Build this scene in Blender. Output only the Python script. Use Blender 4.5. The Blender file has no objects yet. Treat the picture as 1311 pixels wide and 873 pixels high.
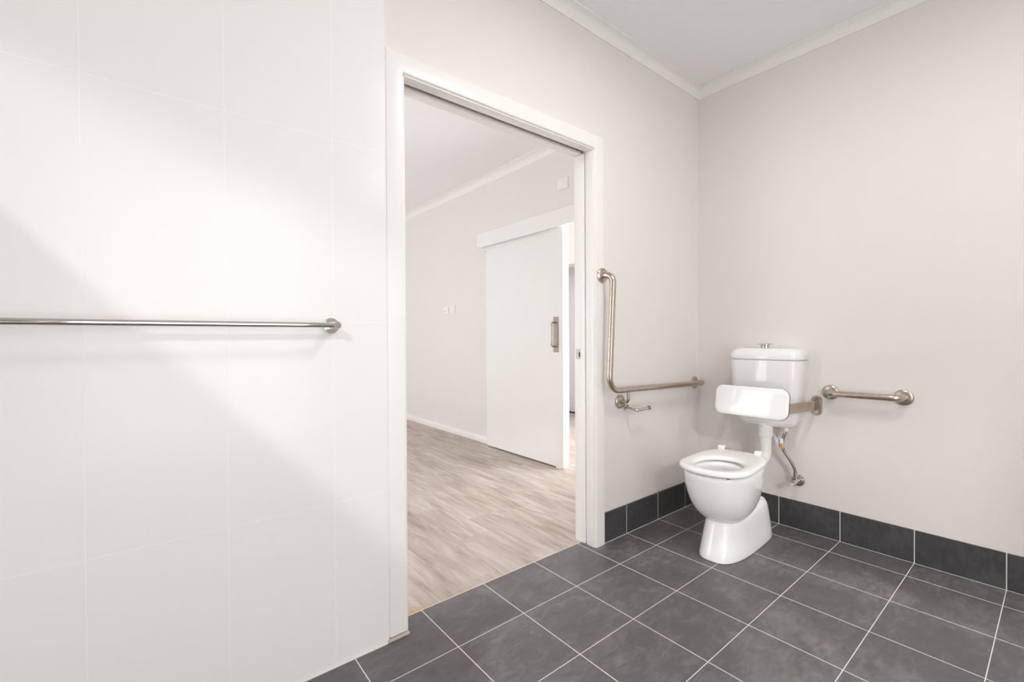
import bpy, bmesh, math, random
from mathutils import Vector, Matrix

random.seed(4)
SC = bpy.context.scene
COL = SC.collection
PI = math.pi

# ------------------------------------------------------------------ helpers
def lin(c):
    def f(v):
        v /= 255.0
        return v / 12.92 if v <= 0.04045 else ((v + 0.055) / 1.055) ** 2.4
    return (f(c[0]), f(c[1]), f(c[2]), 1.0)


def fix_normals(bm):
    bmesh.ops.remove_doubles(bm, verts=bm.verts, dist=1e-6)
    bmesh.ops.recalc_face_normals(bm, faces=bm.faces)


def obj(name, bm, mat, org=(0, 0, 0), parent=None, smooth=35):
    """Link a bmesh, modelled in room coordinates, as one mesh object whose origin is org."""
    fix_normals(bm)
    me = bpy.data.meshes.new(name)
    bmesh.ops.translate(bm, verts=bm.verts, vec=-Vector(org))
    bm.to_mesh(me)
    bm.free()
    me.materials.append(mat)
    if smooth:
        me.polygons.foreach_set('use_smooth', [True] * len(me.polygons))
        me.set_sharp_from_angle(angle=math.radians(smooth))
    o = bpy.data.objects.new(name, me)
    COL.objects.link(o)
    if parent:
        o.parent = parent
    else:
        o.location = org
    return o


def thing(name, label, cat, org, group=None, kind=None):
    o = bpy.data.objects.new(name, None)
    o.empty_display_size = 0.05
    COL.objects.link(o)
    o.location = org
    return tag(o, label, cat, group, kind)


def tag(o, label, cat, group=None, kind=None):
    o['label'] = label
    o['category'] = cat
    if group:
        o['group'] = group
    if kind:
        o['kind'] = kind
    return o


def box(bm, x0, x1, y0, y1, z0, z1, bev=0.0, seg=2):
    m = Matrix.Translation(((x0 + x1) / 2, (y0 + y1) / 2, (z0 + z1) / 2)) @ Matrix.Diagonal((abs(x1 - x0), abs(y1 - y0), abs(z1 - z0), 1))
    r = bmesh.ops.create_cube(bm, size=1.0, matrix=m)
    if bev > 0:
        es = {e for v in r['verts'] for e in v.link_edges}
        bmesh.ops.bevel(bm, geom=list(es), offset=bev, segments=seg, affect='EDGES', profile=0.5)
    return bm


def loft(bm, rings, close=True, cap0=True, cap1=True, loop=False):
    vs = [[bm.verts.new(p) for p in r] for r in rings]
    n = len(rings[0])
    m = len(vs)
    for i in range(m if loop else m - 1):
        a, b = vs[i], vs[(i + 1) % m]
        for k in range(n if close else n - 1):
            k2 = (k + 1) % n
            bm.faces.new((a[k], a[k2], b[k2], b[k]))
    if not loop:
        if cap0:
            bm.faces.new(vs[0])
        if cap1:
            bm.faces.new(list(reversed(vs[-1])))
    return bm


def fillet(pts, rad, seg=8):
    """Round the inner corners of a polyline; rad is one radius or one for each inner corner."""
    P = [Vector(p) for p in pts]
    out = [P[0]]
    for i in range(1, len(P) - 1):
        r = rad[i - 1] if isinstance(rad, (list, tuple)) else rad
        a, b, c = P[i - 1], P[i], P[i + 1]
        u, v = (a - b).normalized(), (c - b).normalized()
        ang = u.angle(v)
        d = r / math.tan(ang / 2)
        d = min(d, (a - b).length * 0.95, (c - b).length * 0.95)
        r = d * math.tan(ang / 2)
        ctr = b + (u + v).normalized() * (r / math.sin(ang / 2))
        s, e = (b + u * d) - ctr, (b + v * d) - ctr
        tot = s.angle(e)
        ax = s.cross(e).normalized()
        for k in range(seg + 1):
            out.append(ctr + Matrix.Rotation(tot * k / seg, 3, ax) @ s)
    out.append(P[-1])
    return out


def smooth_path(pts, per=8):
    """Catmull-Rom through the points."""
    P = [Vector(p) for p in pts]
    P = [P[0] * 2 - P[1]] + P + [P[-1] * 2 - P[-2]]
    out = []
    for i in range(1, len(P) - 2):
        for k in range(per):
            t = k / per
            a, b, c, d = P[i - 1], P[i], P[i + 1], P[i + 2]
            out.append(0.5 * ((2 * b) + (c - a) * t + (2 * a - 5 * b + 4 * c - d) * t * t + (3 * b - a - 3 * c + d) * t ** 3))
    out.append(P[-2])
    return out


def frames(path):
    T = []
    for i in range(len(path)):
        a, b = path[max(i - 1, 0)], path[min(i + 1, len(path) - 1)]
        T.append((b - a).normalized())
    ref = Vector((0, 0, 1)) if abs(T[0].z) < 0.9 else Vector((1, 0, 0))
    N = (ref - T[0] * ref.dot(T[0])).normalized()
    out = []
    for t in T:
        N = (N - t * N.dot(t)).normalized()
        out.append((t, N, t.cross(N)))
    return out


def tube(bm, path, r, seg=20, hook=None):
    path = [Vector(p) for p in path]
    rings = []
    for i, (t, n, b) in enumerate(frames(path)):
        rr = r if hook is None else hook(i, len(path))
        rings.append([path[i] + (n * math.cos(2 * PI * k / seg) + b * math.sin(2 * PI * k / seg)) * rr for k in range(seg)])
    return loft(bm, rings)


def strip(bm, path, h, t):
    """A flat bar standing on edge: height h along z, thickness t, along a path in plan."""
    path = [Vector(p) for p in path]
    rings = []
    for i in range(len(path)):
        a, b = path[max(i - 1, 0)], path[min(i + 1, len(path) - 1)]
        d = (b - a).normalized()
        n = Vector((0, 0, 1)).cross(d).normalized()
        c, e = 0.0012, Vector((0, 0, 1))
        q = []
        for sn, sz in ((-1, -1), (1, -1), (1, 1), (-1, 1)):
            if sn * sz > 0:
                q.append(path[i] + n * (sn * t / 2) + e * (sz * (h / 2 - c)))
                q.append(path[i] + n * (sn * (t / 2 - c)) + e * (sz * h / 2))
            else:
                q.append(path[i] + n * (sn * (t / 2 - c)) + e * (sz * h / 2))
                q.append(path[i] + n * (sn * t / 2) + e * (sz * (h / 2 - c)))
        rings.append([q[0], q[1], q[2], q[3], q[4], q[5], q[6], q[7]] if False else
                     [path[i] + n * (sx * t / 2) + e * (sz * h / 2) for sx, sz in ((-1, -1), (1, -1), (1, 1), (-1, 1))])
    return loft(bm, rings)


def lathe(bm, prof, org, axis, seg=36):
    """prof: list of (radius, distance along the axis)."""
    axis = Vector(axis).normalized()
    ref = Vector((0, 0, 1)) if abs(axis.z) < 0.9 else Vector((1, 0, 0))
    n = (ref - axis * ref.dot(axis)).normalized()
    b = axis.cross(n)
    org = Vector(org)
    rings = []
    for r, d in prof:
        r = max(r, 1e-4)
        rings.append([org + axis * d + (n * math.cos(2 * PI * k / seg) + b * math.sin(2 * PI * k / seg)) * r for k in range(seg)])
    return loft(bm, rings)


def sup(th, n):
    c, s = math.cos(th), math.sin(th)
    return (math.copysign(abs(c) ** (2 / n), c), math.copysign(abs(s) ** (2 / n), s))


def egg(xf, xb, xm, cy, hw, z, nf=2.2, nb=2.6, N=72):
    """Plan outline: front at xf, back at xb, widest at xm; z may be a function of x."""
    pts = []
    for k in range(N):
        th = 2 * PI * k / N
        n = nb if math.cos(th) >= 0 else nf
        c, s = sup(th, n)
        x = xm + c * ((xb - xm) if c >= 0 else (xm - xf))
        pts.append(Vector((x, cy + s * hw, z(x) if callable(z) else z)))
    return pts


def rrect(hw, hh, r, seg=8):
    """Rounded rectangle outline in 2D."""
    out = []
    for cx, cy, a0 in ((hw - r, hh - r, 0), (-hw + r, hh - r, 90), (-hw + r, -hh + r, 180), (hw - r, -hh + r, 270)):
        for k in range(seg + 1):
            a = math.radians(a0 + 90 * k / seg)
            out.append((cx + r * math.cos(a), cy + r * math.sin(a)))
    return out


def plate(bm, org, u, v, w, hw, hh, r, prof, seg=8):
    """Rounded plate: u, v span the face, w points out; prof lists (inset, height along w)."""
    org, u, v, w = Vector(org), Vector(u).normalized(), Vector(v).normalized(), Vector(w).normalized()
    rings = []
    for ins, h in prof:
        rings.append([org + u * a + v * b + w * h for a, b in rrect(hw - ins, hh - ins, max(r - ins, 1e-4), seg)])
    return loft(bm, rings)


# ------------------------------------------------------------------ materials
class NT:
    def __init__(self, name):
        self.m = bpy.data.materials.new(name)
        self.m.use_nodes = True
        self.t = self.m.node_tree
        self.b = self.t.nodes['Principled BSDF']

    def n(self, kind, **kw):
        nd = self.t.nodes.new(kind)
        for k, v in kw.items():
            setattr(nd, k, v)
        return nd

    def put(self, sock, v):
        if hasattr(v, 'is_output'):
            self.t.links.new(v, sock)
        else:
            sock.default_value = v

    def math(self, op, a, b=0.0, c=0.0):
        nd = self.n('ShaderNodeMath', operation=op)
        self.put(nd.inputs[0], a)
        self.put(nd.inputs[1], b)
        self.put(nd.inputs[2], c)
        return nd.outputs[0]

    def mix(self, f, a, b):
        nd = self.n('ShaderNodeMix', data_type='RGBA')
        self.put(nd.inputs[0], f)
        self.put(nd.inputs[6], a)
        self.put(nd.inputs[7], b)
        return nd.outputs[2]

    def coords(self):
        tc = self.n('ShaderNodeTexCoord')
        s = self.n('ShaderNodeSeparateXYZ')
        self.t.links.new(tc.outputs['Object'], s.inputs[0])
        return tc.outputs['Object'], s.outputs[0], s.outputs[1], s.outputs[2]

    def noise(self, vec, scale, detail=3, rough=0.5, sc=(1, 1, 1), loc=None, dist=0.0):
        mp = self.n('ShaderNodeMapping')
        self.put(mp.inputs[0], vec)
        mp.inputs['Scale'].default_value = sc
        if loc is not None:
            self.put(mp.inputs['Location'], loc)
        nz = self.n('ShaderNodeTexNoise')
        self.t.links.new(mp.outputs[0], nz.inputs['Vector'])
        nz.inputs['Scale'].default_value = scale
        nz.inputs['Detail'].default_value = detail
        nz.inputs['Roughness'].default_value = rough
        nz.inputs['Distortion'].default_value = dist
        return nz.outputs[0]

    def ramp(self, f, stops):
        r = self.n('ShaderNodeValToRGB')
        self.put(r.inputs[0], f)
        e = r.color_ramp.elements
        while len(e) < len(stops):
            e.new(0.5)
        for k, (p, c) in enumerate(stops):
            e[k].position = p
            e[k].color = c
        return r.outputs[0]

    def line(self, x, x0, pitch, w):
        """1 on a joint of width w repeating at x0 + k * pitch."""
        a = self.math('DIVIDE', self.math('SUBTRACT', x, x0), pitch)
        a = self.math('FRACT', self.math('ADD', a, 0.5))
        d = self.math('MULTIPLY', self.math('ABSOLUTE', self.math('SUBTRACT', a, 0.5)), pitch)
        return self.math('LESS_THAN', d, w / 2)

    def between(self, x, a, b):
        return self.math('MULTIPLY', self.math('GREATER_THAN', x, a), self.math('LESS_THAN', x, b))

    def bump(self, h, strength, dist=0.002):
        nd = self.n('ShaderNodeBump')
        nd.inputs['Strength'].default_value = strength
        nd.inputs['Distance'].default_value = dist
        self.put(nd.inputs['Height'], h)
        self.t.links.new(nd.outputs[0], self.b.inputs['Normal'])


def simple(name, col, rough=0.5, metal=0.0, coat=0.0, wob=0.0, spec=0.5):
    k = NT(name)
    v, x, y, z = k.coords()
    c = lin(col)
    nz = k.noise(v, 9, 3)
    c2 = tuple(max(0, a * 0.975) for a in c[:3]) + (1,)
    k.put(k.b.inputs['Base Color'], k.mix(nz, c, c2))
    k.b.inputs['Roughness'].default_value = rough
    k.b.inputs['Metallic'].default_value = metal
    k.b.inputs['Coat Weight'].default_value = coat
    k.b.inputs['Specular IOR Level'].default_value = spec
    if wob:
        k.bump(k.noise(v, 160, 2), wob, 0.001)
    return k.m


M_PAINT = simple('warm_white_wall_paint', (233, 228, 224), 0.55, wob=0.05)
M_CEIL = simple('ceiling_white_paint', (244, 245, 246), 0.7)
M_GLOSSPAINT = simple('white_gloss_trim_paint', (243, 241, 238), 0.3)
M_CORNICE = simple('cornice_white_paint', (242, 241, 239), 0.6)
M_DOOR = simple('door_white_paint', (239, 238, 236), 0.42)
M_CHINA = simple('vitreous_china', (247, 247, 247), 0.06, coat=0.3)
M_SEAT = simple('white_seat_plastic', (248, 247, 246), 0.16)
M_PAD = simple('white_gloss_pad', (248, 248, 247), 0.06)
M_PIPE = simple('white_pipe_plastic', (240, 238, 235), 0.3)
M_DARK = simple('dark_rubber', (52, 50, 50), 0.6)
M_GREY = simple('grey_painted_wall', (226, 229, 234), 0.6)
M_PLATE = simple('white_plate_plastic', (240, 237, 233), 0.35)
M_CHROME = simple('polished_chrome', (205, 201, 197), 0.06, metal=1.0)
M_BEAD = simple('grey_mortar', (190, 184, 176), 0.8)
M_BLUE = simple('printed_blue_paper', (96, 134, 160), 0.7)
M_ORANGE = simple('printed_orange_paper', (222, 160, 62), 0.7)
M_PAPER = simple('white_paper', (236, 236, 234), 0.7)
M_THRESH = simple('cream_threshold_metal', (226, 214, 198), 0.35)


def brushed():
    k = NT('brushed_stainless_steel')
    v, x, y, z = k.coords()
    nz = k.noise(v, 35, 4, 0.6)
    k.put(k.b.inputs['Base Color'], k.mix(nz, lin((208, 195, 183)), lin((178, 163, 149))))
    k.b.inputs['Metallic'].default_value = 1.0
    k.put(k.b.inputs['Roughness'], k.math('ADD', k.math('MULTIPLY', nz, 0.15), 0.22))
    return k.m


M_STEEL = brushed()
M_SATIN = simple('satin_steel_plate', (160, 151, 142), 0.5, metal=1.0)


def braided():
    k = NT('braided_steel_hose')
    v, x, y, z = k.coords()
    w = k.n('ShaderNodeTexWave', wave_type='BANDS', bands_direction='DIAGONAL')
    k.t.links.new(v, w.inputs[0])
    w.inputs['Scale'].default_value = 110
    k.put(k.b.inputs['Base Color'], k.mix(w.outputs[1], lin((190, 180, 170)), lin((95, 86, 80))))
    k.b.inputs['Metallic'].default_value = 0.9
    k.b.inputs['Roughness'].default_value = 0.4
    return k.m


M_HOSE = braided()

# the grid of the floor tiles, shared by the skirting tiles
GX, PX = -0.1777, 0.3032
GY, PY = -0.1862, 0.2972


def charcoal(name, floor=False, jx=False, jy=False):
    k = NT(name)
    v, x, y, z = k.coords()
    big = k.noise(v, 2.6, 6, 0.6, dist=0.6)
    fine = k.noise(v, 11, 7, 0.65, sc=(1.0, 2.2, 1.0), dist=1.2)
    f = k.math('ADD', k.math('MULTIPLY', big, 0.55), k.math('MULTIPLY', fine, 0.45))
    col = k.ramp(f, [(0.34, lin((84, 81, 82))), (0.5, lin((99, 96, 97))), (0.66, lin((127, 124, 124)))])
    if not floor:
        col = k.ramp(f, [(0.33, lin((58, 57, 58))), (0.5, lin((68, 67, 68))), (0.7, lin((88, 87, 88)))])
    g = None
    if floor:
        g = k.math('MAXIMUM', k.line(x, GX, PX, 0.0032), k.line(y, GY, PY, 0.0026))
        # no joint inside the narrow doorway tongue or under the wall
        g = k.math('MULTIPLY', g, k.math('LESS_THAN', k.math('ADD', y, 0.0), 0.2))
        base = k.math('MAXIMUM', k.between(x, -0.0045, 0.05),
                      k.math('MULTIPLY', k.between(y, -0.0045, 0.0085), k.math('GREATER_THAN', x, -0.985)))
        base = k.math('MAXIMUM', base, k.math('MULTIPLY', k.between(y, -0.014, 0.0), k.math('LESS_THAN', x, -2.18)))
        g = k.math('MAXIMUM', g, base)
    if jx:
        g = k.line(x, GX, PX, 0.0032)
    if jy:
        g = k.line(y, GY, PY, 0.0032)
    k.put(k.b.inputs['Base Color'], k.mix(g, col, lin((228, 226, 222))))
    r = k.math('ADD', k.math('MULTIPLY', fine, 0.22), 0.28)
    k.put(k.b.inputs['Roughness'], k.math('MAXIMUM', r, k.math('MULTIPLY', g, 0.8)))
    k.bump(k.math('SUBTRACT', k.math('MULTIPLY', fine, 0.15), k.math('MULTIPLY', g, 0.6)), 0.25, 0.002)
    return k.m


M_FLOOR = charcoal('charcoal_floor_tile', floor=True)
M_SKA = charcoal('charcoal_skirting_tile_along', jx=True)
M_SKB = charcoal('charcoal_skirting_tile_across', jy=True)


def white_tile():
    k = NT('white_gloss_wall_tile')
    v, x, y, z = k.coords()
    g = k.math('MAXIMUM', k.line(x, -2.963, 0.301, 0.0016), k.line(z, 0.5455, 0.6, 0.0016))
    k.put(k.b.inputs['Base Color'], k.mix(g, lin((242, 240, 238)), lin((246, 245, 242))))
    k.b.inputs['Specular IOR Level'].default_value = 0.4
    k.put(k.b.inputs['Roughness'], k.math('ADD', k.math('MULTIPLY', g, 0.6), 0.2))
    k.bump(k.math('SUBTRACT', k.math('MULTIPLY', k.noise(v, 3.0, 1), 0.12), k.math('MULTIPLY', g, 0.5)), 0.18, 0.002)
    return k.m


M_TILE = white_tile()


def wood():
    k = NT('pale_oak_planks')
    v, x, y, z = k.coords()
    PW, PL = 0.225, 1.5
    row = k.math('FLOOR', k.math('DIVIDE', x, PW))
    wn = k.n('ShaderNodeTexWhiteNoise', noise_dimensions='1D')
    k.put(wn.inputs['W'], row)
    shift = k.math('MULTIPLY', wn.outputs[0], PL)
    col_i = k.math('FLOOR', k.math('DIVIDE', k.math('ADD', y, shift), PL))
    wid = k.n('ShaderNodeTexWhiteNoise', noise_dimensions='2D')
    cb = k.n('ShaderNodeCombineXYZ')
    k.put(cb.inputs[0], row)
    k.put(cb.inputs[1], col_i)
    k.t.links.new(cb.outputs[0], wid.inputs['Vector'])
    pid = wid.outputs[0]
    off = k.n('ShaderNodeCombineXYZ')
    k.put(off.inputs[0], k.math('MULTIPLY', pid, 17.0))
    k.put(off.inputs[1], k.math('MULTIPLY', pid, 31.0))
    grain = k.noise(v, 3.2, 6, 0.58, sc=(6.0, 0.75, 1), loc=off.outputs[0], dist=1.1)
    broad = k.noise(v, 2.2, 4, 0.55, sc=(3.0, 0.55, 1), loc=off.outputs[0], dist=0.8)
    f = k.math('ADD', k.math('MULTIPLY', grain, 0.5), k.math('ADD', k.math('MULTIPLY', broad, 0.45), k.math('MULTIPLY', pid, 0.05)))
    col = k.ramp(f, [(0.32, lin((138, 123, 113))), (0.45, lin((172, 158, 148))), (0.55, lin((190, 178, 169))), (0.68, lin((206, 197, 190)))])
    seam = k.math('MAXIMUM', k.line(x, 0.0, PW, 0.0018), k.line(k.math('ADD', y, shift), 0.0, PL, 0.0018))
    col = k.mix(k.math('MULTIPLY', seam, 0.25), col, lin((120, 102, 90)))
    # the tan stain left at the threshold by the left jamb
    dx = k.math('DIVIDE', k.math('ADD', x, 2.07), 0.15)
    dy = k.math('DIVIDE', k.math('SUBTRACT', y, 0.088), 0.055)
    d = k.math('ADD', k.math('MULTIPLY', dx, dx), k.math('MULTIPLY', dy, dy))
    d = k.math('ADD', d, k.math('MULTIPLY', k.math('SUBTRACT', k.noise(v, 40, 3), 0.5), 1.6))
    st = k.math('SUBTRACT', 1.0, d)
    stc = k.n('ShaderNodeClamp')
    k.put(stc.inputs[0], st)
    col = k.mix(k.math('MULTIPLY', stc.outputs[0], 0.9), col, lin((190, 152, 112)))
    k.put(k.b.inputs['Base Color'], col)
    k.b.inputs['Roughness'].default_value = 0.42
    k.bump(k.math('SUBTRACT', k.math('MULTIPLY', grain, 0.3), seam), 0.12, 0.002)
    return k.m


M_WOOD = wood()

# ------------------------------------------------------------------ the room
XL, YB, ZC = -3.40, -3.30, 2.705        # left wall, back wall, ceiling
JL, JR, HEAD = -2.098, -1.055, 2.05     # bathroom doorway
TH = 0.088                              # threshold between tiles and boards
HX = -0.145                             # face of the hall wall

bm = bmesh.new()
box(bm, XL, 0.02, YB, 0.008, -0.1, 0)
box(bm, JL - 0.02, JR + 0.02, 0.008, TH, -0.1, 0)
tag(obj('floor', bm, M_FLOOR, smooth=0), 'dark charcoal square tiles with pale grout under the toilet', 'floor', kind='structure')

bm = bmesh.new()
box(bm, JL - 0.02, JR + 0.02, TH + 0.003, 0.125, -0.1, 0)
box(bm, -3.3, 2.3, 0.125, 6.2, -0.1, 0)
tag(obj('floor_hall', bm, M_WOOD, smooth=0), 'pale oak board floor beyond the doorway', 'floor', kind='structure')

bm = bmesh.new()
box(bm, JL - 0.02, JR + 0.02, TH, TH + 0.003, -0.05, 0.0012)
tag(obj('trim_1', bm, M_THRESH, smooth=0), 'thin cream threshold strip between dark tiles and oak boards', 'threshold strip', kind='structure')

bm = bmesh.new()
WT = 0.12
box(bm, XL - 0.1, JL - 0.012, 0.01, WT, 0, ZC + 0.1)
box(bm, JR + 0.012, 0.01, 0.01, WT, 0, ZC + 0.1)
box(bm, JL - 0.012, JR + 0.012, 0.01, WT, HEAD + 0.05, ZC + 0.1)
tag(obj('wall_front', bm, M_PAINT, smooth=0), 'warm white painted wall with the doorway to the hall', 'wall', kind='structure')

bm = bmesh.new()
box(bm, XL, -2.1752, -0.008, 0.0098, 0, 2.656, 0.0018)
tag(obj('wall_front_tiled', bm, M_TILE, smooth=0), 'glossy white tall tiles left of the doorway', 'wall', kind='structure')

bm = bmesh.new()
box(bm, 0.01, 0.11, YB - 0.1, 0.12, 0, ZC + 0.1)
tag(obj('wall_right', bm, M_PAINT, smooth=0), 'plain warm white wall behind the toilet', 'wall', kind='structure')

# left wall with an added opening for the sun patch, back wall with one added for fill light (both behind the camera's view)
LW = [(-2.85, 0.718), (-0.08, 1.712), (-0.08, 1.97), (-0.4, 2.07), (-0.4, 2.62), (-2.85, 2.62)]   # raked opening cut to shape the sun patch, (y, z)


def wall_with_hole(bm, x0, x1, ya, yb, za, zb, hole):
    """Wall slab in the plane x, with one polygonal opening."""
    outer = [(ya, za), (yb, za), (yb, zb), (ya, zb)]
    for x in (x0, x1):
        es = []
        for loop in (outer, hole):
            vs = [bm.verts.new((x, p[0], p[1])) for p in loop]
            es += [bm.edges.new((vs[i], vs[(i + 1) % len(vs)])) for i in range(len(vs))]
        bmesh.ops.triangle_fill(bm, edges=es, use_beauty=True, use_dissolve=False, normal=(1, 0, 0))
    for loop in (outer, hole):
        n = len(loop)
        for i in range(n):
            p, q = loop[i], loop[(i + 1) % n]
            bm.faces.new([bm.verts.new(c) for c in ((x0, *p), (x0, *q), (x1, *q), (x1, *p))])


bm = bmesh.new()
wall_with_hole(bm, XL - 0.05, XL, YB - 0.1, 0.01, 0, ZC + 0.1, LW)
tag(obj('wall_left', bm, M_PAINT, smooth=0), 'warm white wall with a raked opening added to shape the sun patch', 'wall', kind='structure')
# added unseen slanted board outside that opening: it cuts the top of the sun patch
bm = bmesh.new()
sx, slope = -4.7, 0.239
ty = -(sx + 3.4) / 0.83


def blocker_edge(y):
    return 1.927 - slope * (y + ty) + 0.58 * ty


prof = [(-0.3, blocker_edge(-0.3)), (-7.5, blocker_edge(-7.5)), (-7.5, blocker_edge(-7.5) + 0.55), (-0.3, blocker_edge(-0.3) + 0.55)]
loft(bm, [[Vector((sx - 0.1, yy, zz)) for yy, zz in prof], [Vector((sx, yy, zz)) for yy, zz in prof]])
tag(obj('sun_blocker', bm, M_PAINT, smooth=0), 'unseen pale board added to cut the top of the sun patch', 'light blocker', kind='structure')
BW = (-3.30, -1.60, 0.05, 2.5)
bm = bmesh.new()
y0, y1 = YB - 0.1, YB
box(bm, XL, 0.01, y0, y1, 0, BW[2])
box(bm, XL, 0.01, y0, y1, BW[3], ZC + 0.1)
box(bm, XL, BW[0], y0, y1, BW[2], BW[3])
box(bm, BW[1], 0.01, y0, y1, BW[2], BW[3])
tag(obj('wall_back', bm, M_PAINT, smooth=0), 'warm white wall with a wide opening added for fill light', 'wall', kind='structure')

bm = bmesh.new()
box(bm, XL, 0.01, YB, 0.01, ZC, ZC + 0.1)
tag(obj('ceiling', bm, M_CEIL, smooth=0), 'white plaster ceiling over the toilet corner', 'ceiling', kind='structure')


def cornice_profile(s):
    pts = [(0, 0), (0.0, -s), (0.005, -s), (0.0065, -s + 0.006)]
    for k in range(9):
        a = math.radians(90 * k / 8)
        rr = s - 0.0125
        pts.append((s - 0.006 - rr * math.cos(a) + 0.0, -s + 0.006 + rr * math.sin(a)))
    pts += [(s - 0.005, -0.006), (s, -0.005), (s, 0)]
    return pts


def cornice(bm, corners, inward, z, s):
    """Sweep the cove along plan corners (open path); inward gives the mitre direction at each corner."""
    rings = []
    for c, d in zip(corners, inward):
        rings.append([Vector((c[0] + d[0] * a, c[1] + d[1] * a, z + b)) for a, b in cornice_profile(s)])
    loft(bm, rings)


bm = bmesh.new()
cornice(bm, [(XL, 0.0095), (0.0095, 0.0095), (0.0095, YB)], [(0, -1), (-1, -1), (-1, 0)], ZC - 0.0005, 0.054)
tag(obj('trim_2', bm, M_CORNICE, smooth=30), 'white cove cornice along the ceiling above the toilet corner', 'cornice', kind='structure')

# skirting tiles
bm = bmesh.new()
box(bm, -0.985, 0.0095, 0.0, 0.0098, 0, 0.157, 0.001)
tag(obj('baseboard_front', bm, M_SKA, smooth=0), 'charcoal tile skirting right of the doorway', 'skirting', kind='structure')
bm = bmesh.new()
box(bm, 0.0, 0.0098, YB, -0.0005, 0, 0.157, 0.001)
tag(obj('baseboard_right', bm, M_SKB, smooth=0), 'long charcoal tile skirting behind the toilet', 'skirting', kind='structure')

# ------------------------------------------------------------------ bathroom doorway frame
D1 = thing('door_1', 'white door frame with architraves, open to the hall', 'door frame', ((JL + JR) / 2, 0.06, 0), kind='structure')
o1 = D1.location.copy()
AF = -0.0095                            # front face of the architraves


def arch_profile(w):
    # (across from the inner edge, out from the wall)
    return [(0, 0), (0, 0.013), (0.002, 0.0165), (0.006, 0.0185), (w - 0.012, 0.0195), (w - 0.004, 0.018), (w, 0.014), (w, 0)]


AW = 0.0705
zi = HEAD + 0.006
li, ri = JL - 0.006, JR + 0.006
for z0, zt, xin, sg, nm in ((0.015, 0, li, -1, 'l'), (0.0, 0, ri, 1, 'r')):
    bm = bmesh.new()
    rings = []
    for bot in (True, False):
        r = []
        for a, h in arch_profile(AW):
            r.append(Vector((xin + sg * a, 0.01 - h, z0 if bot else zi + a)))
        rings.append(r)
    loft(bm, rings)
    obj('architrave', bm, M_GLOSSPAINT, o1, D1, smooth=25)
bm = bmesh.new()
rings = []
for xin, sg in ((li, -1), (ri, 1)):
    rings.append([Vector((xin + sg * a, 0.01 - h, zi + a)) for a, h in arch_profile(AW)])
loft(bm, rings)
obj('architrave', bm, M_GLOSSPAINT, o1, D1, smooth=25)
# split jambs of the cavity slider: two boards with a slot between them
for jx, sg in ((JL, -1), (JR, 1)):
    bm = bmesh.new()
    a, b = (jx, jx + sg * 0.0125)
    x0, x1 = min(a, b), max(a, b)
    box(bm, x0, x1, 0.0, 0.052, 0, HEAD, 0.0012)
    box(bm, x0, x1, 0.063, 0.128, 0, HEAD, 0.0012)
    box(bm, x0 + (0.0105 if sg > 0 else 0), x1 - (0 if sg > 0 else 0.0105), 0.052, 0.063, 0, HEAD)
    obj('jamb', bm, M_GLOSSPAINT, o1, D1, smooth=25)
bm = bmesh.new()
box(bm, JL, JR, 0.0, 0.046, HEAD, HEAD + 0.0125, 0.0012)
box(bm, JL, JR, 0.080, 0.128, HEAD, HEAD + 0.0125, 0.0012)
box(bm, JL, JR, 0.046, 0.080, HEAD + 0.04, HEAD + 0.0499)
obj('head_jamb', bm, M_GLOSSPAINT, o1, D1, smooth=25)
# strike plate on the closing jamb
bm = bmesh.new()
plate(bm, (JR, 0.106, 0.998), (0, 1, 0), (0, 0, 1), (-1, 0, 0), 0.0155, 0.026, 0.002, [(0, 0), (0, 0.0012), (0.0006, 0.0018)], 3)
sp = obj('strike_plate', bm, M_STEEL, o1, D1, smooth=25)
bm = bmesh.new()
box(bm, JR - 0.0024, JR - 0.0017, 0.092, 0.101, 0.984, 1.008)
obj('strike_slot', bm, M_DARK, o1, sp, smooth=0)
# hall side architrave
for xin, sg in ((li, -1), (ri, 1)):
    bm = bmesh.new()
    box(bm, min(xin, xin + sg * AW), max(xin, xin + sg * AW), 0.12, 0.1385, 0, HEAD + 0.07, 0.002)
    obj('architrave', bm, M_GLOSSPAINT, o1, D1, smooth=25)
bm = bmesh.new()
box(bm, li, ri, 0.12, 0.1385, HEAD + 0.006, HEAD + 0.07, 0.002)
obj('architrave', bm, M_GLOSSPAINT, o1, D1, smooth=25)
# mortar left in the gap below the left architrave
bm = bmesh.new()
box(bm, li - AW - 0.006, li + 0.006, -0.016, 0.012, 0, 0.0095, 0.003)
obj('mortar_bead', bm, M_BEAD, o1, D1, smooth=25)['label'] = 'grey mortar under the architrave foot'

# ------------------------------------------------------------------ the hall and the room beyond it
DO0, DO1 = 0.18, 1.145                    # opening behind the sliding door
bm = bmesh.new()
box(bm, HX, HX + 0.1, 0.12, DO0, 0, ZC + 0.1)
box(bm, HX, HX + 0.1, DO1, 6.2, 0, ZC + 0.1)
box(bm, HX, HX + 0.1, DO0, DO1, 2.05, ZC + 0.1)
tag(obj('wall_hall', bm, M_PAINT, smooth=0), 'warm white hall wall carrying the sliding door', 'wall', kind='structure')
bm = bmesh.new()
box(bm, HX - 0.014, HX + 0.0005, 2.0, 6.2, 0, 0.067, 0.003)
tag(obj('baseboard_hall', bm, M_GLOSSPAINT, smooth=30), 'white skirting board along the hall wall', 'skirting', kind='structure')
bm = bmesh.new()
box(bm, -3.4, 2.4, 0.12, 6.3, ZC + 0.01, ZC + 0.11)
tag(obj('ceiling_hall', bm, M_CEIL, smooth=0), 'white hall ceiling seen through the doorway', 'ceiling', kind='structure')
bm = bmesh.new()
cornice(bm, [(HX + 0.0005, 0.12), (HX + 0.0005, 6.2)], [(-1, 0), (-1, 0)], ZC + 0.0095, 0.07)
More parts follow.
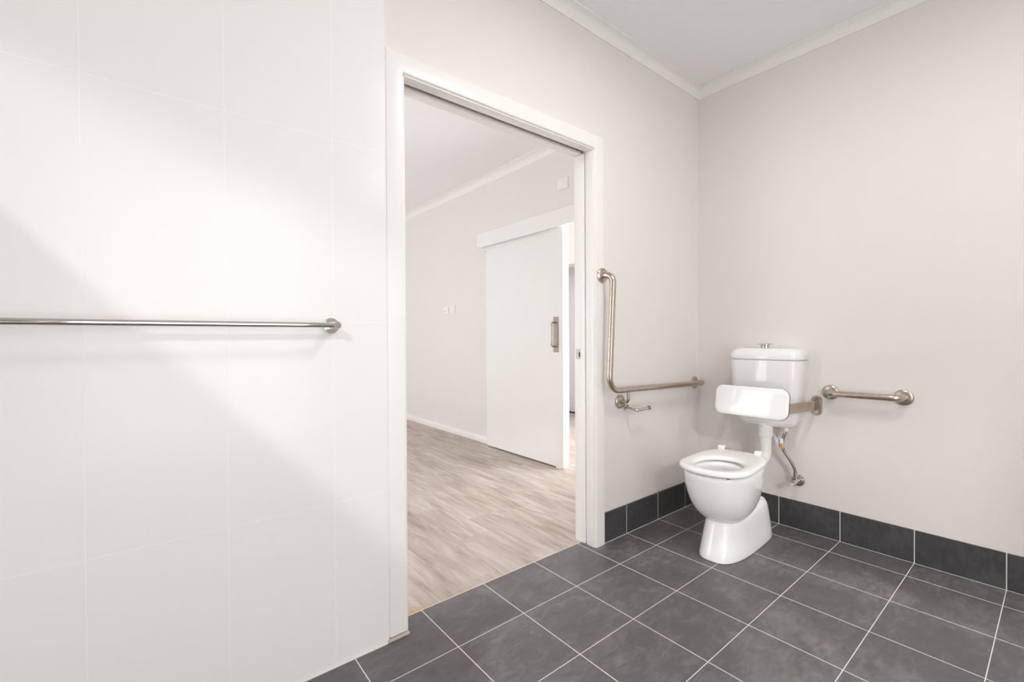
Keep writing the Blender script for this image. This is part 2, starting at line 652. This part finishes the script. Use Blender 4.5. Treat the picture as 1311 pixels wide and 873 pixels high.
tag(obj('trim_3', bm, M_CORNICE, smooth=30), 'white cove cornice above the sliding door', 'cornice', kind='structure')
HW = (0.45, 1.25, 0.1, 2.15)  # opening added as a source for hall light and reflections
HW2 = (2.4, 5.4, 0.3, 2.15)  # second opening, added to brighten the far part of the hall
bm = bmesh.new()
box(bm, -3.4, -3.3, 0.12, HW[0], 0, ZC + 0.1)
box(bm, -3.4, -3.3, HW[1], HW2[0], 0, ZC + 0.1)
box(bm, -3.4, -3.3, HW2[1], 6.3, 0, ZC + 0.1)
box(bm, -3.4, -3.3, HW2[0], HW2[1], HW2[3], ZC + 0.1)
box(bm, -3.4, -3.3, HW2[0], HW2[1], 0, HW2[2])
box(bm, -3.4, -3.3, HW[0], HW[1], HW[3], ZC + 0.1)
box(bm, -3.4, -3.3, HW[0], HW[1], 0, HW[2])
tag(obj('wall_hall_left', bm, M_PAINT, smooth=0), 'warm white hall wall with two tall openings added for light', 'wall', kind='structure')
bm = bmesh.new()
box(bm, -3.4, 2.4, 6.2, 6.3, 0, ZC + 0.1)
tag(obj('wall_hall_end', bm, M_PAINT, smooth=0), 'warm white wall at the end of the hall', 'wall', kind='structure')
# near wall of the room beyond, with an opening added to light the sliding door's edge
NW = (0.35, 1.30, 0.3, 2.3)
bm = bmesh.new()
box(bm, 0.11, NW[0], 0.02, 0.12, 0, ZC + 0.1)
box(bm, NW[1], 2.4, 0.02, 0.12, 0, ZC + 0.1)
box(bm, NW[0], NW[1], 0.02, 0.12, 0, NW[2])
box(bm, NW[0], NW[1], 0.02, 0.12, NW[3], ZC + 0.1)
tag(obj('wall_beyond_near', bm, M_PAINT, smooth=0), 'white wall with an opening added for light in the room beyond', 'wall', kind='structure')
# far wall of the room beyond with a doorway, and the grey wall in its recess
bm = bmesh.new()
box(bm, 1.50, 1.75, 0.12, 2.2, 0, ZC + 0.1)
box(bm, 1.50, 1.75, 3.1, 6.2, 0, ZC + 0.1)
box(bm, 1.50, 1.75, 2.2, 3.1, 2.05, ZC + 0.1)
tag(obj('wall_beyond', bm, M_PAINT, smooth=0), 'white wall with a doorway far beyond the sliding door', 'wall', kind='structure')
bm = bmesh.new()
box(bm, 1.88, 1.98, 0.12, 6.2, 0, ZC + 0.1)
tag(obj('wall_recess', bm, M_GREY, smooth=0), 'pale grey wall in the far doorway past the sliding door', 'wall', kind='structure')
bm = bmesh.new()
box(bm, 1.868, 1.8805, 0.12, 6.2, 0, 0.02)
tag(obj('baseboard_recess', bm, M_DARK, smooth=0), 'dark line of skirting at the foot of the grey wall', 'skirting', kind='structure')

# pelmet over the sliding door
bm = bmesh.new()
box(bm, HX - 0.095, HX - 0.077, 0.13, 2.235, 1.988, 2.128, 0.0015)
box(bm, HX - 0.0775, HX + 0.0005, 0.13, 2.235, 2.112, 2.128)
box(bm, HX - 0.0775, HX + 0.0005, 2.217, 2.235, 2.0, 2.128)
PEL = tag(obj('trim_4', bm, M_DOOR, smooth=0), 'white pelmet board above the sliding door', 'pelmet', kind='structure')
# sliding door
D2 = thing('door_2', 'white sliding door with a steel pull handle in the hall', 'sliding door', (HX - 0.038, 1.6, 0), kind='structure')
o2 = D2.location.copy()
bm = bmesh.new()
DXF = HX - 0.058
box(bm, DXF, DXF + 0.040, 1.055, 2.125, 0.012, 2.02, 0.0015)
obj('door_leaf', bm, M_DOOR, o2, D2, smooth=0)
bm = bmesh.new()
plate(bm, (DXF, 1.137, 1.11), (0, 1, 0), (0, 0, 1), (-1, 0, 0), 0.031, 0.148, 0.003, [(0, 0), (0, 0.0015), (0.0008, 0.0022)], 3)
hp = obj('handle_plate', bm, M_SATIN, o2, D2, smooth=25)
bm = bmesh.new()
tube(bm, fillet([(DXF, 1.142, 1.21), (DXF - 0.048, 1.142, 1.21), (DXF - 0.048, 1.142, 1.01), (DXF, 1.142, 1.01)], 0.02), 0.0075, 14)
obj('pull_handle', bm, M_STEEL, o2, hp, smooth=40)
bm = bmesh.new()
box(bm, HX - 0.05, HX, 2.13, 2.19, 1.955, 2.1125, 0.002)
obj('track_stop', bm, M_PLATE, (0, 0, 0), PEL, smooth=0)
bm = bmesh.new()
box(bm, HX - 0.068, HX - 0.010, 1.075, 1.135, 0, 0.0075, 0.001)
box(bm, HX - 0.068, HX - 0.062, 1.075, 1.135, 0.007, 0.02, 0.001)
tag(obj('door_guide', bm, M_PLATE, (HX - 0.04, 1.1, 0), smooth=0), 'tiny white floor guide under the sliding door edge', 'door guide')


def wall_plate(name, label, cat, y, z, w, h, rocker, group=None):
    t = thing(name, label, cat, (HX, y, z), group)
    bm = bmesh.new()
    plate(bm, (HX, y, z), (0, 1, 0), (0, 0, 1), (-1, 0, 0), w / 2, h / 2, 0.008, [(0, 0), (0, 0.006), (0.002, 0.009)], 4)
    obj('cover_plate', bm, M_PLATE, (HX, y, z), t, smooth=25)
    bm = bmesh.new()
    if rocker == 'dot':
        lathe(bm, [(0.006, 0.008), (0.006, 0.0105)], (HX, y + 0.012, z - 0.012), (-1, 0, 0), 14)
        obj('keyhole', bm, M_DARK, (HX, y, z), t, smooth=30)
    elif rocker == 'round':
        lathe(bm, [(0.024, 0.008), (0.024, 0.0095), (0.018, 0.011), (0.001, 0.012)], (HX, y, z), (-1, 0, 0), 24)
        obj('button', bm, M_PLATE, (HX, y, z), t, smooth=30)
    else:
        plate(bm, (HX, y, z), (0, 1, 0), (0, 0, 1), (-1, 0, 0), 0.014, 0.022, 0.003, [(0, 0.008), (0.001, 0.012)], 3)
        obj('rocker', bm, M_PLATE, (HX, y, z), t, smooth=25)
    return t


wall_plate('wall_switch', 'white wall plate with a dark dot left of the sliding door', 'switch', 2.99, 1.402, 0.118, 0.082, 'dot')
wall_plate('wall_switch', 'plain white switch plate nearer the sliding door', 'switch', 2.856, 1.409, 0.118, 0.096, 'rocker')
wall_plate('blank_plate', 'white wall plate high above the sliding door', 'wall plate', 1.105, 2.36, 0.125, 0.092, 'round')

# ------------------------------------------------------------------ toilet
YC = -0.447
T = thing('toilet', 'white floor toilet with open seat and wall cistern in the tiled corner', 'toilet', (-0.45, YC, 0))
ot = T.location.copy()


YAW = math.radians(5.0)


def yawed(bm, ang=YAW):
    """The pan stands a few degrees off square to the wall."""
    c = Vector((-0.664, YC, 0))
    bmesh.ops.rotate(bm, cent=c, matrix=Matrix.Rotation(ang, 3, 'Z'), verts=bm.verts)
    return bm


def bowl_mesh():
    bm = bmesh.new()
    R = []
    #        z     front   back    mid    hw
    prof = [(0.140, -0.655, -0.44, -0.55, 0.075),
            (0.172, -0.672, -0.42, -0.55, 0.084),
            (0.182, -0.684, -0.40, -0.555, 0.094),
            (0.193, -0.702, -0.385, -0.56, 0.106),
            (0.212, -0.727, -0.37, -0.565, 0.120),
            (0.238, -0.750, -0.355, -0.57, 0.133),
            (0.272, -0.771, -0.343, -0.58, 0.1445),
            (0.315, -0.788, -0.333, -0.59, 0.153),
            (0.360, -0.799, -0.326, -0.60, 0.1575),
            (0.400, -0.805, -0.324, -0.605, 0.159),
            (0.417, -0.806, -0.324, -0.605, 0.1595),
            (0.426, -0.802, -0.327, -0.605, 0.156),
            (0.429, -0.794, -0.336, -0.605, 0.148)]
    for z, f, b, m, hw in prof:
        R.append(egg(f, b, m, YC, hw, z, 2.2 + 0.15 * max(0, z - 0.2) / 0.23, 2.4 + 0.8 * max(0, z - 0.2) / 0.23))
    inner = [(0.429, -0.785, -0.50, -0.63, 0.118), (0.424, -0.779, -0.506, -0.63, 0.112), (0.415, -0.776, -0.51, -0.63, 0.110),
             (0.400, -0.782, -0.50, -0.63, 0.120), (0.36, -0.775, -0.46, -0.62, 0.122), (0.31, -0.755, -0.45, -0.60, 0.112),
             (0.26, -0.70, -0.46, -0.58, 0.09), (0.215, -0.635, -0.49, -0.56, 0.055), (0.20, -0.60, -0.52, -0.56, 0.03)]
    for z, f, b, m, hw in inner:
        R.append(egg(f, b, m, YC, hw, z, 2.1, 2.1))
    return yawed(loft(bm, R))


obj('bowl', bowl_mesh(), M_CHINA, ot, T, smooth=60)


def ztop(x):
    t = min(1, max(0, (x + 0.56) / 0.27))
    return 0.192 + 0.028 * t * t * (3 - 2 * t)


def pedestal_mesh():
    bm = bmesh.new()
    R = []
    for t, f, b, hw in ((0.0, -0.722, -0.165, 0.100), (0.012, -0.731, -0.158, 0.106), (0.05, -0.731, -0.158, 0.107), (0.2, -0.722, -0.162, 0.104),
                        (0.45, -0.707, -0.170, 0.098), (0.7, -0.693, -0.182, 0.0925), (0.85, -0.684, -0.195, 0.088),
                        (0.94, -0.676, -0.212, 0.080), (0.985, -0.664, -0.232, 0.068), (1.0, -0.64, -0.262, 0.05)):
        R.append(egg(f, b, -0.44, YC, hw, (lambda x, t=t: t * ztop(x)), 3.0, 4.0))
    return yawed(loft(bm, R), math.radians(1.5))


obj('pedestal', pedestal_mesh(), M_CHINA, ot, T, smooth=60)
# rear shelf of the pan that carries the hinges and takes the flush pipe
bm = bmesh.new()
R = []
for z, f, b, hw in ((0.285, -0.42, -0.275, 0.055), (0.312, -0.42, -0.252, 0.086), (0.335, -0.42, -0.244, 0.100), (0.346, -0.42, -0.244, 0.100),
                    (0.351, -0.42, -0.26, 0.080), (0.366, -0.42, -0.26, 0.080), (0.371, -0.42, -0.244, 0.108),
                    (0.39, -0.42, -0.242, 0.116), (0.416, -0.42, -0.242, 0.118), (0.426, -0.42, -0.25, 0.110)):
    R.append(egg(f, b, -0.36, YC, hw, z, 4, 4.5))
loft(bm, R)
obj('rear_shelf', yawed(bm), M_CHINA, ot, T, smooth=50)


def seat_mesh():
    bm = bmesh.new()
    N = 96
    outer = egg(-0.8216, -0.3102, -0.6639, YC, 0.1661, 0, 2.38, 3.6, N)
    # inner opening, sampled along matching angles
    inner = egg(-0.776, -0.508, -0.645, YC - 0.004, 0.108, 0, 2.2, 2.1, N)
    R = []
    for t, z in ((0.05, 0.4455), (0.0, 0.4485), (-0.010, 0.4535), (0.0, 0.4605), (0.03, 0.465), (0.12, 0.4672), (0.3, 0.4685), (0.6, 0.4682),
                 (0.88, 0.4668), (0.97, 0.463), (1.0, 0.456), (0.99, 0.450), (0.95, 0.4455)):
        R.append([Vector((a.x + (b.x - a.x) * t, a.y + (b.y - a.y) * t, z - 0.0065)) for a, b in zip(outer, inner)])
    return yawed(loft(bm, R, loop=True))


seat = obj('seat', seat_mesh(), M_SEAT, ot, T, smooth=60)
for s in (-1, 1):
    bm = bmesh.new()
    yy = YC + 0.016 + s * 0.095
    box(bm, -0.325, -0.292, yy - 0.017, yy + 0.017, 0.424, 0.4735, 0.005, 3)
    h = obj('hinge', yawed(bm), M_SEAT, ot, T, smooth=35)
    bm = bmesh.new()
    tube(bm, [(-0.305, yy - s * 0.016, 0.456), (-0.305, yy - s * 0.050, 0.456)], 0.0045, 10)
    obj('hinge_pin', yawed(bm), M_STEEL, ot, h, smooth=40)
for s in (-1, 1):
    bm = bmesh.new()
    lathe(bm, [(0.009, 0), (0.009, 0.0115)], (-0.755, YC + s * 0.1, 0.4285), (0, 0, 1), 12)
    obj('seat_buffer', bm, M_DARK, ot, seat, smooth=30)


def tank_ring(hw, xf, z, rc=0.052, xb=0.0085, bow=0.009):
    """Plan of the tank: flat back, bowed front, rounded front corners."""
    pts = []
    n = 10
    pts += [Vector((xb, YC - hw + 0.006, z)), Vector((xb - 0.006, YC - hw, z))]
    for k in range(n + 1):
        a = math.radians(90 * k / n)
        pts.append(Vector((xf + rc - rc * math.sin(a), YC - hw + rc - rc * math.cos(a), z)))
    m = 10
    for k in range(1, m):
        u = k / m
        pts.append(Vector((xf - bow * (1 - (2 * u - 1) ** 2), YC + (-hw + rc) + (2 * hw - 2 * rc) * u, z)))
    for k in range(n + 1):
        a = math.radians(90 * k / n)
        pts.append(Vector((xf + rc - rc * math.cos(a), YC + hw - rc + rc * math.sin(a), z)))
    pts += [Vector((xb - 0.006, YC + hw, z)), Vector((xb, YC + hw - 0.006, z))]
    return pts


bm = bmesh.new()
loft(bm, [tank_ring(0.105, -0.095, 0.578), tank_ring(0.125, -0.112, 0.581), tank_ring(0.140, -0.124, 0.590), tank_ring(0.1525, -0.133, 0.612),
          tank_ring(0.160, -0.139, 0.645), tank_ring(0.167, -0.144, 0.70), tank_ring(0.175, -0.149, 0.78), tank_ring(0.181, -0.153, 0.86),
          tank_ring(0.1845, -0.155, 0.93), tank_ring(0.1845, -0.155, 0.952), tank_ring(0.181, -0.152, 0.954)])
cis = obj('cistern', bm, M_CHINA, ot, T, smooth=50)
bm = bmesh.new()
loft(bm, [tank_ring(0.180, -0.151, 0.9555), tank_ring(0.1855, -0.156, 0.957), tank_ring(0.187, -0.1575, 0.961), tank_ring(0.187, -0.1575, 0.972),
          tank_ring(0.1845, -0.155, 0.988), tank_ring(0.178, -0.148, 1.002), tank_ring(0.167, -0.137, 1.0125), tank_ring(0.150, -0.122, 1.0185),
          tank_ring(0.115, -0.10, 1.0215)])
lid = obj('lid', bm, M_CHINA, ot, cis, smooth=50)
bm = bmesh.new()
lathe(bm, [(0.023, 0), (0.023, 0.012), (0.0215, 0.018), (0.034, 0.0215), (0.0385, 0.0225), (0.0385, 0.0245), (0.030, 0.028), (0.012, 0.030), (0.0005, 0.0302)],
      (-0.083, -0.442, 1.0185), (0, 0, 1), 40)
obj('flush_button', bm, M_CHROME, ot, cis, smooth=35)
bm = bmesh.new()
PXX, YP = -0.105, -0.453
tube(bm, fillet([(PXX, YP, 0.60), (PXX, YP, 0.380), (-0.255, YP + 0.012, 0.376)], 0.066, 12), 0.0295, 28)
pipe = obj('flush_pipe', bm, M_PIPE, ot, T, smooth=45)
bm = bmesh.new()
lathe(bm, [(0.0305, 0.0), (0.0365, 0.002), (0.0375, 0.03), (0.0385, 0.055), (0.0385, 0.066)], (PXX, YP, 0.519), (0, 0, 1), 36)
obj('pipe_collar', bm, M_PIPE, ot, pipe, smooth=35)

# ------------------------------------------------------------------ stop valve and braided hose
VY, VZ = -0.583, 0.275
V = thing('stop_valve', 'chrome stop valve with a braided hose below the cistern', 'valve', (0.0098, VY, VZ))
ov = V.location.copy()
bm = bmesh.new()
lathe(bm, [(0.033, 0), (0.033, 0.003), (0.030, 0.008), (0.020, 0.013), (0.013, 0.015)], ov, (-1, 0, 0), 36)
obj('wall_flange', bm, M_CHROME, ov, V, smooth=30)
bm = bmesh.new()
lathe(bm, [(0.011, 0.01), (0.011, 0.03), (0.015, 0.032), (0.015, 0.058), (0.0125, 0.062), (0.009, 0.066), (0.009, 0.07)], ov, (-1, 0, 0), 28)
lathe(bm, [(0.009, 0.0), (0.009, 0.03)], (-0.035, VY, VZ + 0.008), (0, 0, 1), 20)
obj('valve_body', bm, M_CHROME, ov, V, smooth=30)
bm = bmesh.new()
lathe(bm, [(0.009, 0.068), (0.0155, 0.07), (0.017, 0.074), (0.017, 0.084), (0.0145, 0.088), (0.001, 0.089)], ov, (-1, 0, 0), 8)
obj('valve_handle', bm, M_CHROME, ov, V, smooth=20)
HP = smooth_path([(-0.035, VY, 0.312), (-0.036, -0.581, 0.335), (-0.04, -0.571, 0.366), (-0.045, -0.552, 0.402), (-0.05, -0.531, 0.436),
                  (-0.055, -0.522, 0.474), (-0.055, -0.528, 0.515), (-0.053, -0.540, 0.552)], 6)
bm = bmesh.new()
tube(bm, HP, 0.0078, 14)
hose = obj('braided_hose', bm, M_HOSE, ov, V, smooth=60)
for (p, z0, z1, ax) in (((-0.035, VY, 0.298), 0, 0.03, (0, 0.05, 1)), ((-0.0535, -0.536, 0.538), 0, 0.026, (0, -0.2, 1))):
    bm = bmesh.new()
    lathe(bm, [(0.0095, z0), (0.0095, z1)], p, ax, 16)
    obj('hose_ferrule', bm, M_CHROME, ov, hose, smooth=30)
bm = bmesh.new()
lathe(bm, [(0.0125, 0), (0.014, 0.003), (0.014, 0.022), (0.0125, 0.025)], (-0.0525, -0.541, 0.5525), (0, 0, 1), 6)
obj('hose_nut', bm, M_PIPE, ov, hose, smooth=20)['label'] = 'white plastic nut'
# paper tag folded round the hose
TC = Vector((-0.066, -0.517, 0.478))
tagp = bmesh.new()
box(tagp, -0.0735, -0.0655, -0.532, -0.510, 0.458, 0.512, 0.001)
tg = obj('paper_tag', tagp, M_PAPER, ov, V, smooth=0)
tg['label'] = 'white paper tag'
for y0, y1, z0, z1, m, nm in ((-0.5155, -0.511, 0.462, 0.508, M_BLUE, 'blue_print'), (-0.5315, -0.5165, 0.4575, 0.484, M_ORANGE, 'orange_print')):
    b2 = bmesh.new()
    box(b2, -0.0755, -0.0645, y0, y1, z0, z1, 0.0008)
    obj(nm, b2, m, ov, tg, smooth=0)
b2 = bmesh.new()
loft(b2, [[Vector((-0.068, -0.512, 0.508)), Vector((-0.068, -0.511, 0.462)), Vector((-0.069, -0.511, 0.462)), Vector((-0.069, -0.512, 0.508))],
          [Vector((-0.070, -0.496, 0.512)), Vector((-0.070, -0.4955, 0.486)), Vector((-0.071, -0.4955, 0.486)), Vector((-0.071, -0.496, 0.512))],
          [Vector((-0.072, -0.4855, 0.535)), Vector((-0.072, -0.4845, 0.523)), Vector((-0.073, -0.4845, 0.523)), Vector((-0.073, -0.4855, 0.535))]])
obj('tag_fold', b2, M_PAPER, ov, tg, smooth=0)

# ------------------------------------------------------------------ backrest
B = thing('padded_back_support', 'glossy white padded backrest on steel arms in front of the cistern', 'backrest', (0.0098, YC, 0.709))
ob = B.location.copy()
pc = Vector((-0.292, -0.451, 0.732))
vw = Vector((0.026, 0, 0.16)).normalized()
uw = Vector((0, -1, 0))
nw = uw.cross(vw)
if nw.x > 0:
    nw = -nw
bm = bmesh.new()
plate(bm, pc, uw, vw, nw, 0.190, 0.081, 0.042, [(0.002, 0.0), (0.0, 0.002), (0.0, 0.009), (0.0015, 0.0125), (0.005, 0.0145), (0.02, 0.0155), (0.04, 0.0162), (0.07, 0.0165)], 10)
pad = obj('pad', bm, M_PAD, ob, B, smooth=50)
bm = bmesh.new()
plate(bm, pc - nw * 0.006, uw, vw, nw, 0.1906, 0.0816, 0.0426, [(0.001, 0.0), (0.0, 0.001), (0.0, 0.0058)], 10)
obj('backing_plate', bm, M_DARK, ob, B, smooth=30)['label'] = 'dark backing plate'
for s in (-1, 1):
    fy = YC + s * 0.225
    bm = bmesh.new()
    plate(bm, (0.0098, fy, 0.709), (0, 1, 0), (0, 0, 1), (-1, 0, 0), 0.0255, 0.053, 0.0254, [(0, 0), (0, 0.005), (0.0025, 0.009), (0.006, 0.010)], 10)
    obj('wall_flange', bm, M_STEEL, ob, B, smooth=30)
    bm = bmesh.new()
    pa = smooth_path([(0.004, fy - s * 0.004, 0.709), (-0.045, fy - s * 0.004, 0.709), (-0.10, fy - s * 0.014, 0.709), (-0.16, fy - s * 0.026, 0.709), (-0.235, fy - s * 0.042, 0.709),
                      (-0.280, fy - s * 0.060, 0.709), (-0.2895, fy - s * 0.085, 0.709), (-0.290, fy - s * 0.14, 0.709)], 6)
    strip(bm, pa, 0.052, 0.006)
    obj('arm', bm, M_STEEL, ob, B, smooth=30)

# ------------------------------------------------------------------ grab rails
FL = [(0.0385, 0), (0.0385, 0.003), (0.037, 0.008), (0.033, 0.0115), (0.027, 0.013), (0.020, 0.0135), (0.018, 0.0145)]
G = thing('grab_rail', 'short straight steel grab rail right of the toilet', 'grab rail', (0.0098, -0.885, 0.787))
og = G.location.copy()
bm = bmesh.new()
tube(bm, fillet([(0.008, -0.735, 0.786), (-0.058, -0.735, 0.786), (-0.058, -1.036, 0.788), (0.008, -1.036, 0.788)], 0.042, 10), 0.0162, 24)
obj('rail', bm, M_STEEL, og, G, smooth=50)
for yy, zz in ((-0.735, 0.786), (-1.036, 0.788)):
    bm = bmesh.new()
    lathe(bm, FL, (0.0098, yy, zz), (-1, 0, 0), 40)
    obj('wall_flange', bm, M_STEEL, og, G, smooth=30)

G = thing('grab_rail', 'tall steel grab rail bent in an L beside the doorway', 'grab rail', (-0.832, 0.0098, 0.735))
og = G.location.copy()
yo = -0.054
bm = bmesh.new()
tube(bm, fillet([(-0.998, -0.011, 1.409), (-0.988, -0.074, 1.409), (-1.008, -0.061, 0.813), (-0.046, -0.058, 0.789), (-0.046, 0.008, 0.789)], [0.042, 0.075, 0.042], 12), 0.0162, 24)
obj('rail', bm, M_STEEL, og, G, smooth=50)
for xx, fy, zz in ((-0.998, -0.0094, 1.409), (-0.046, 0.0098, 0.789), (-0.832, 0.0098, 0.735)):
    bm = bmesh.new()
    lathe(bm, FL, (xx, fy, zz), (0, -1, 0), 40)
    obj('wall_flange', bm, M_STEEL, og, G, smooth=30)
bm = bmesh.new()
tube(bm, fillet([(-0.832, 0.008, 0.735), (-0.838, yo, 0.735), (-0.838, yo, 0.80)], 0.026, 10), 0.0092, 18)
obj('support_leg', bm, M_STEEL, og, G, smooth=50)

# ------------------------------------------------------------------ toilet roll holder
H = thing('toilet_roll_holder', 'small empty chrome toilet roll holder under the bent grab rail', 'toilet roll holder', (-0.782, 0.0098, 0.701))
oh = H.location.copy()
bm = bmesh.new()
lathe(bm, [(0.0195, 0), (0.0195, 0.008), (0.018, 0.0105), (0.009, 0.011)], oh, (0, -1, 0), 30)
obj('wall_flange', bm, M_CHROME, oh, H, smooth=30)
bm = bmesh.new()
tube(bm, fillet([(-0.782, 0.004, 0.701), (-0.782, -0.066, 0.690), (-0.672, -0.066, 0.693)], 0.008, 6), 0.0078, 16)
obj('arm', bm, M_CHROME, oh, H, smooth=50)
bm = bmesh.new()
lathe(bm, [(0.011, 0), (0.0125, 0.001), (0.0125, 0.012), (0.011, 0.013)], (-0.674, -0.066, 0.693), (1, 0, 0), 24)
obj('end_stop', bm, M_CHROME, oh, H, smooth=30)

# ------------------------------------------------------------------ towel rail on the white tiles
TZ, TY = 1.132, -0.070
TW = thing('towel_rail', 'long polished chrome towel rail on the white tiles', 'towel rail', (-2.80, -0.008, TZ))
otw = TW.location.copy()
bm = bmesh.new()
tube(bm, [(-3.24, TY, TZ), (-2.375, TY, TZ)], 0.0082, 24)
obj('bar', bm, M_CHROME, otw, TW, smooth=50)
for xx in (-2.370, -3.245):
    bm = bmesh.new()
    lathe(bm, [(0.0255, 0), (0.0255, 0.007), (0.0245, 0.0085), (0.010, 0.009)], (xx, -0.0079, TZ), (0, -1, 0), 40)
    f = obj('wall_flange', bm, M_CHROME, otw, TW, smooth=30)
    bm = bmesh.new()
    lathe(bm, [(0.0115, 0.006), (0.0115, 0.072), (0.0105, 0.0735), (0.001, 0.0736)], (xx, -0.008, TZ), (0, -1, 0), 28)
    obj('post', bm, M_CHROME, otw, TW, smooth=30)

# ------------------------------------------------------------------ light
def area(name, loc, d, sx, sy, watts, col=(1, 1, 1)):
    L = bpy.data.lights.new(name, 'AREA')
    L.shape = 'RECTANGLE'
    L.size, L.size_y = sx, sy
    L.energy = watts
    L.color = col
    o = bpy.data.objects.new(name, L)
    COL.objects.link(o)
    o.location = loc
    o.rotation_euler = Vector(d).to_track_quat('-Z', 'Y').to_euler()
    return o


# area lamps standing in for daylight, set in the added openings
area('added_light_back', ((BW[0] + BW[1]) / 2, YB - 0.04, (BW[2] + BW[3]) / 2), (0, 1, 0), BW[1] - BW[0], BW[3] - BW[2], 37, (0.99, 0.993, 1.0))
area('added_light_hall', (-3.34, (HW[0] + HW[1]) / 2, (HW[2] + HW[3]) / 2), (1, 0, 0), HW[1] - HW[0], HW[3] - HW[2], 18, (0.93, 0.965, 1.0))
area('added_light_hall_far', (-3.34, (HW2[0] + HW2[1]) / 2, (HW2[2] + HW2[3]) / 2), (1, 0, 0), HW2[1] - HW2[0], HW2[3] - HW2[2], 42, (0.93, 0.965, 1.0))
area('added_light_beyond', ((NW[0] + NW[1]) / 2, 0.06, (NW[2] + NW[3]) / 2), (0, 1, 0), NW[1] - NW[0], NW[3] - NW[2], 85, (0.95, 0.975, 1.0))
# two unseen round ceiling lamps added as fill light
for lx, ly, lab in ((-1.40, -1.15, 'added round fill lamp above the floor in front of the doorway'),
                    (-0.95, -2.6, 'added round fill lamp nearer the back opening')):
    CL = thing('fill_lamp', lab, 'added fill lamp', (lx, ly, ZC), 'added fill lamps')
    bm = bmesh.new()
    lathe(bm, [(0.19, 0.0), (0.20, 0.006), (0.20, 0.05), (0.192, 0.055), (0.188, 0.050), (0.186, 0.012), (0.001, 0.012)], (lx, ly, ZC), (0, 0, -1), 48)
    obj('fill_lamp_housing', bm, M_GLOSSPAINT, CL.location, CL, smooth=30)
    lamp = bpy.data.lights.new('fill_lamp_glow', 'AREA')
    lamp.shape = 'DISK'
    lamp.size = 0.36
    lamp.energy = 14 if ly > -2 else 8
    lamp.color = (1.0, 0.985, 0.965)
    lo = bpy.data.objects.new('fill_lamp_glow', lamp)
    COL.objects.link(lo)
    lo.location = (lx, ly, ZC - 0.045)
# low hazy sun through the added side opening
S = bpy.data.lights.new('hazy_sun', 'SUN')
S.energy = 0.62
S.angle = math.radians(3.0)
S.color = (1.0, 0.99, 0.97)
so = bpy.data.objects.new('hazy_sun', S)
COL.objects.link(so)
so.location = (-6, -6, 5)
so.rotation_euler = Vector((0.83, 1.0, -0.58)).to_track_quat('-Z', 'Y').to_euler()

W = bpy.data.worlds.new('sky')
SC.world = W
W.use_nodes = True
W.node_tree.nodes['Background'].inputs[0].default_value = (0.985, 0.99, 1.0, 1)
W.node_tree.nodes['Background'].inputs[1].default_value = 0.38

# ------------------------------------------------------------------ camera
cam = bpy.data.cameras.new('camera')
cam.sensor_fit = 'HORIZONTAL'
cam.sensor_width = 36.0
cam.lens = 576.298 / 1311 * 36.0
cam.clip_start = 0.02
co = bpy.data.objects.new('camera', cam)
COL.objects.link(co)
r = Vector((0.77671075, -0.62983439, -0.00539001))
u = Vector((0.00986791, 0.00361174, 0.99994479))
f = Vector((0.62978015, 0.77672106, -0.00902042))
m = Matrix((r, u, -f)).transposed().to_4x4()
m.translation = Vector((-2.83974358, -1.53432784, 1.09183391))
co.matrix_world = m
SC.camera = co

SC.view_settings.view_transform = 'Standard'
SC.view_settings.look = 'None'
SC.view_settings.gamma = 1.0
SC.view_settings.exposure = 0.03
SC.view_settings.use_curve_mapping = False
SC.cycles.use_denoising = True
SC.cycles.max_bounces = 16
SC.cycles.diffuse_bounces = 10
SC.cycles.glossy_bounces = 6
SC.cycles.sample_clamp_indirect = 6.0
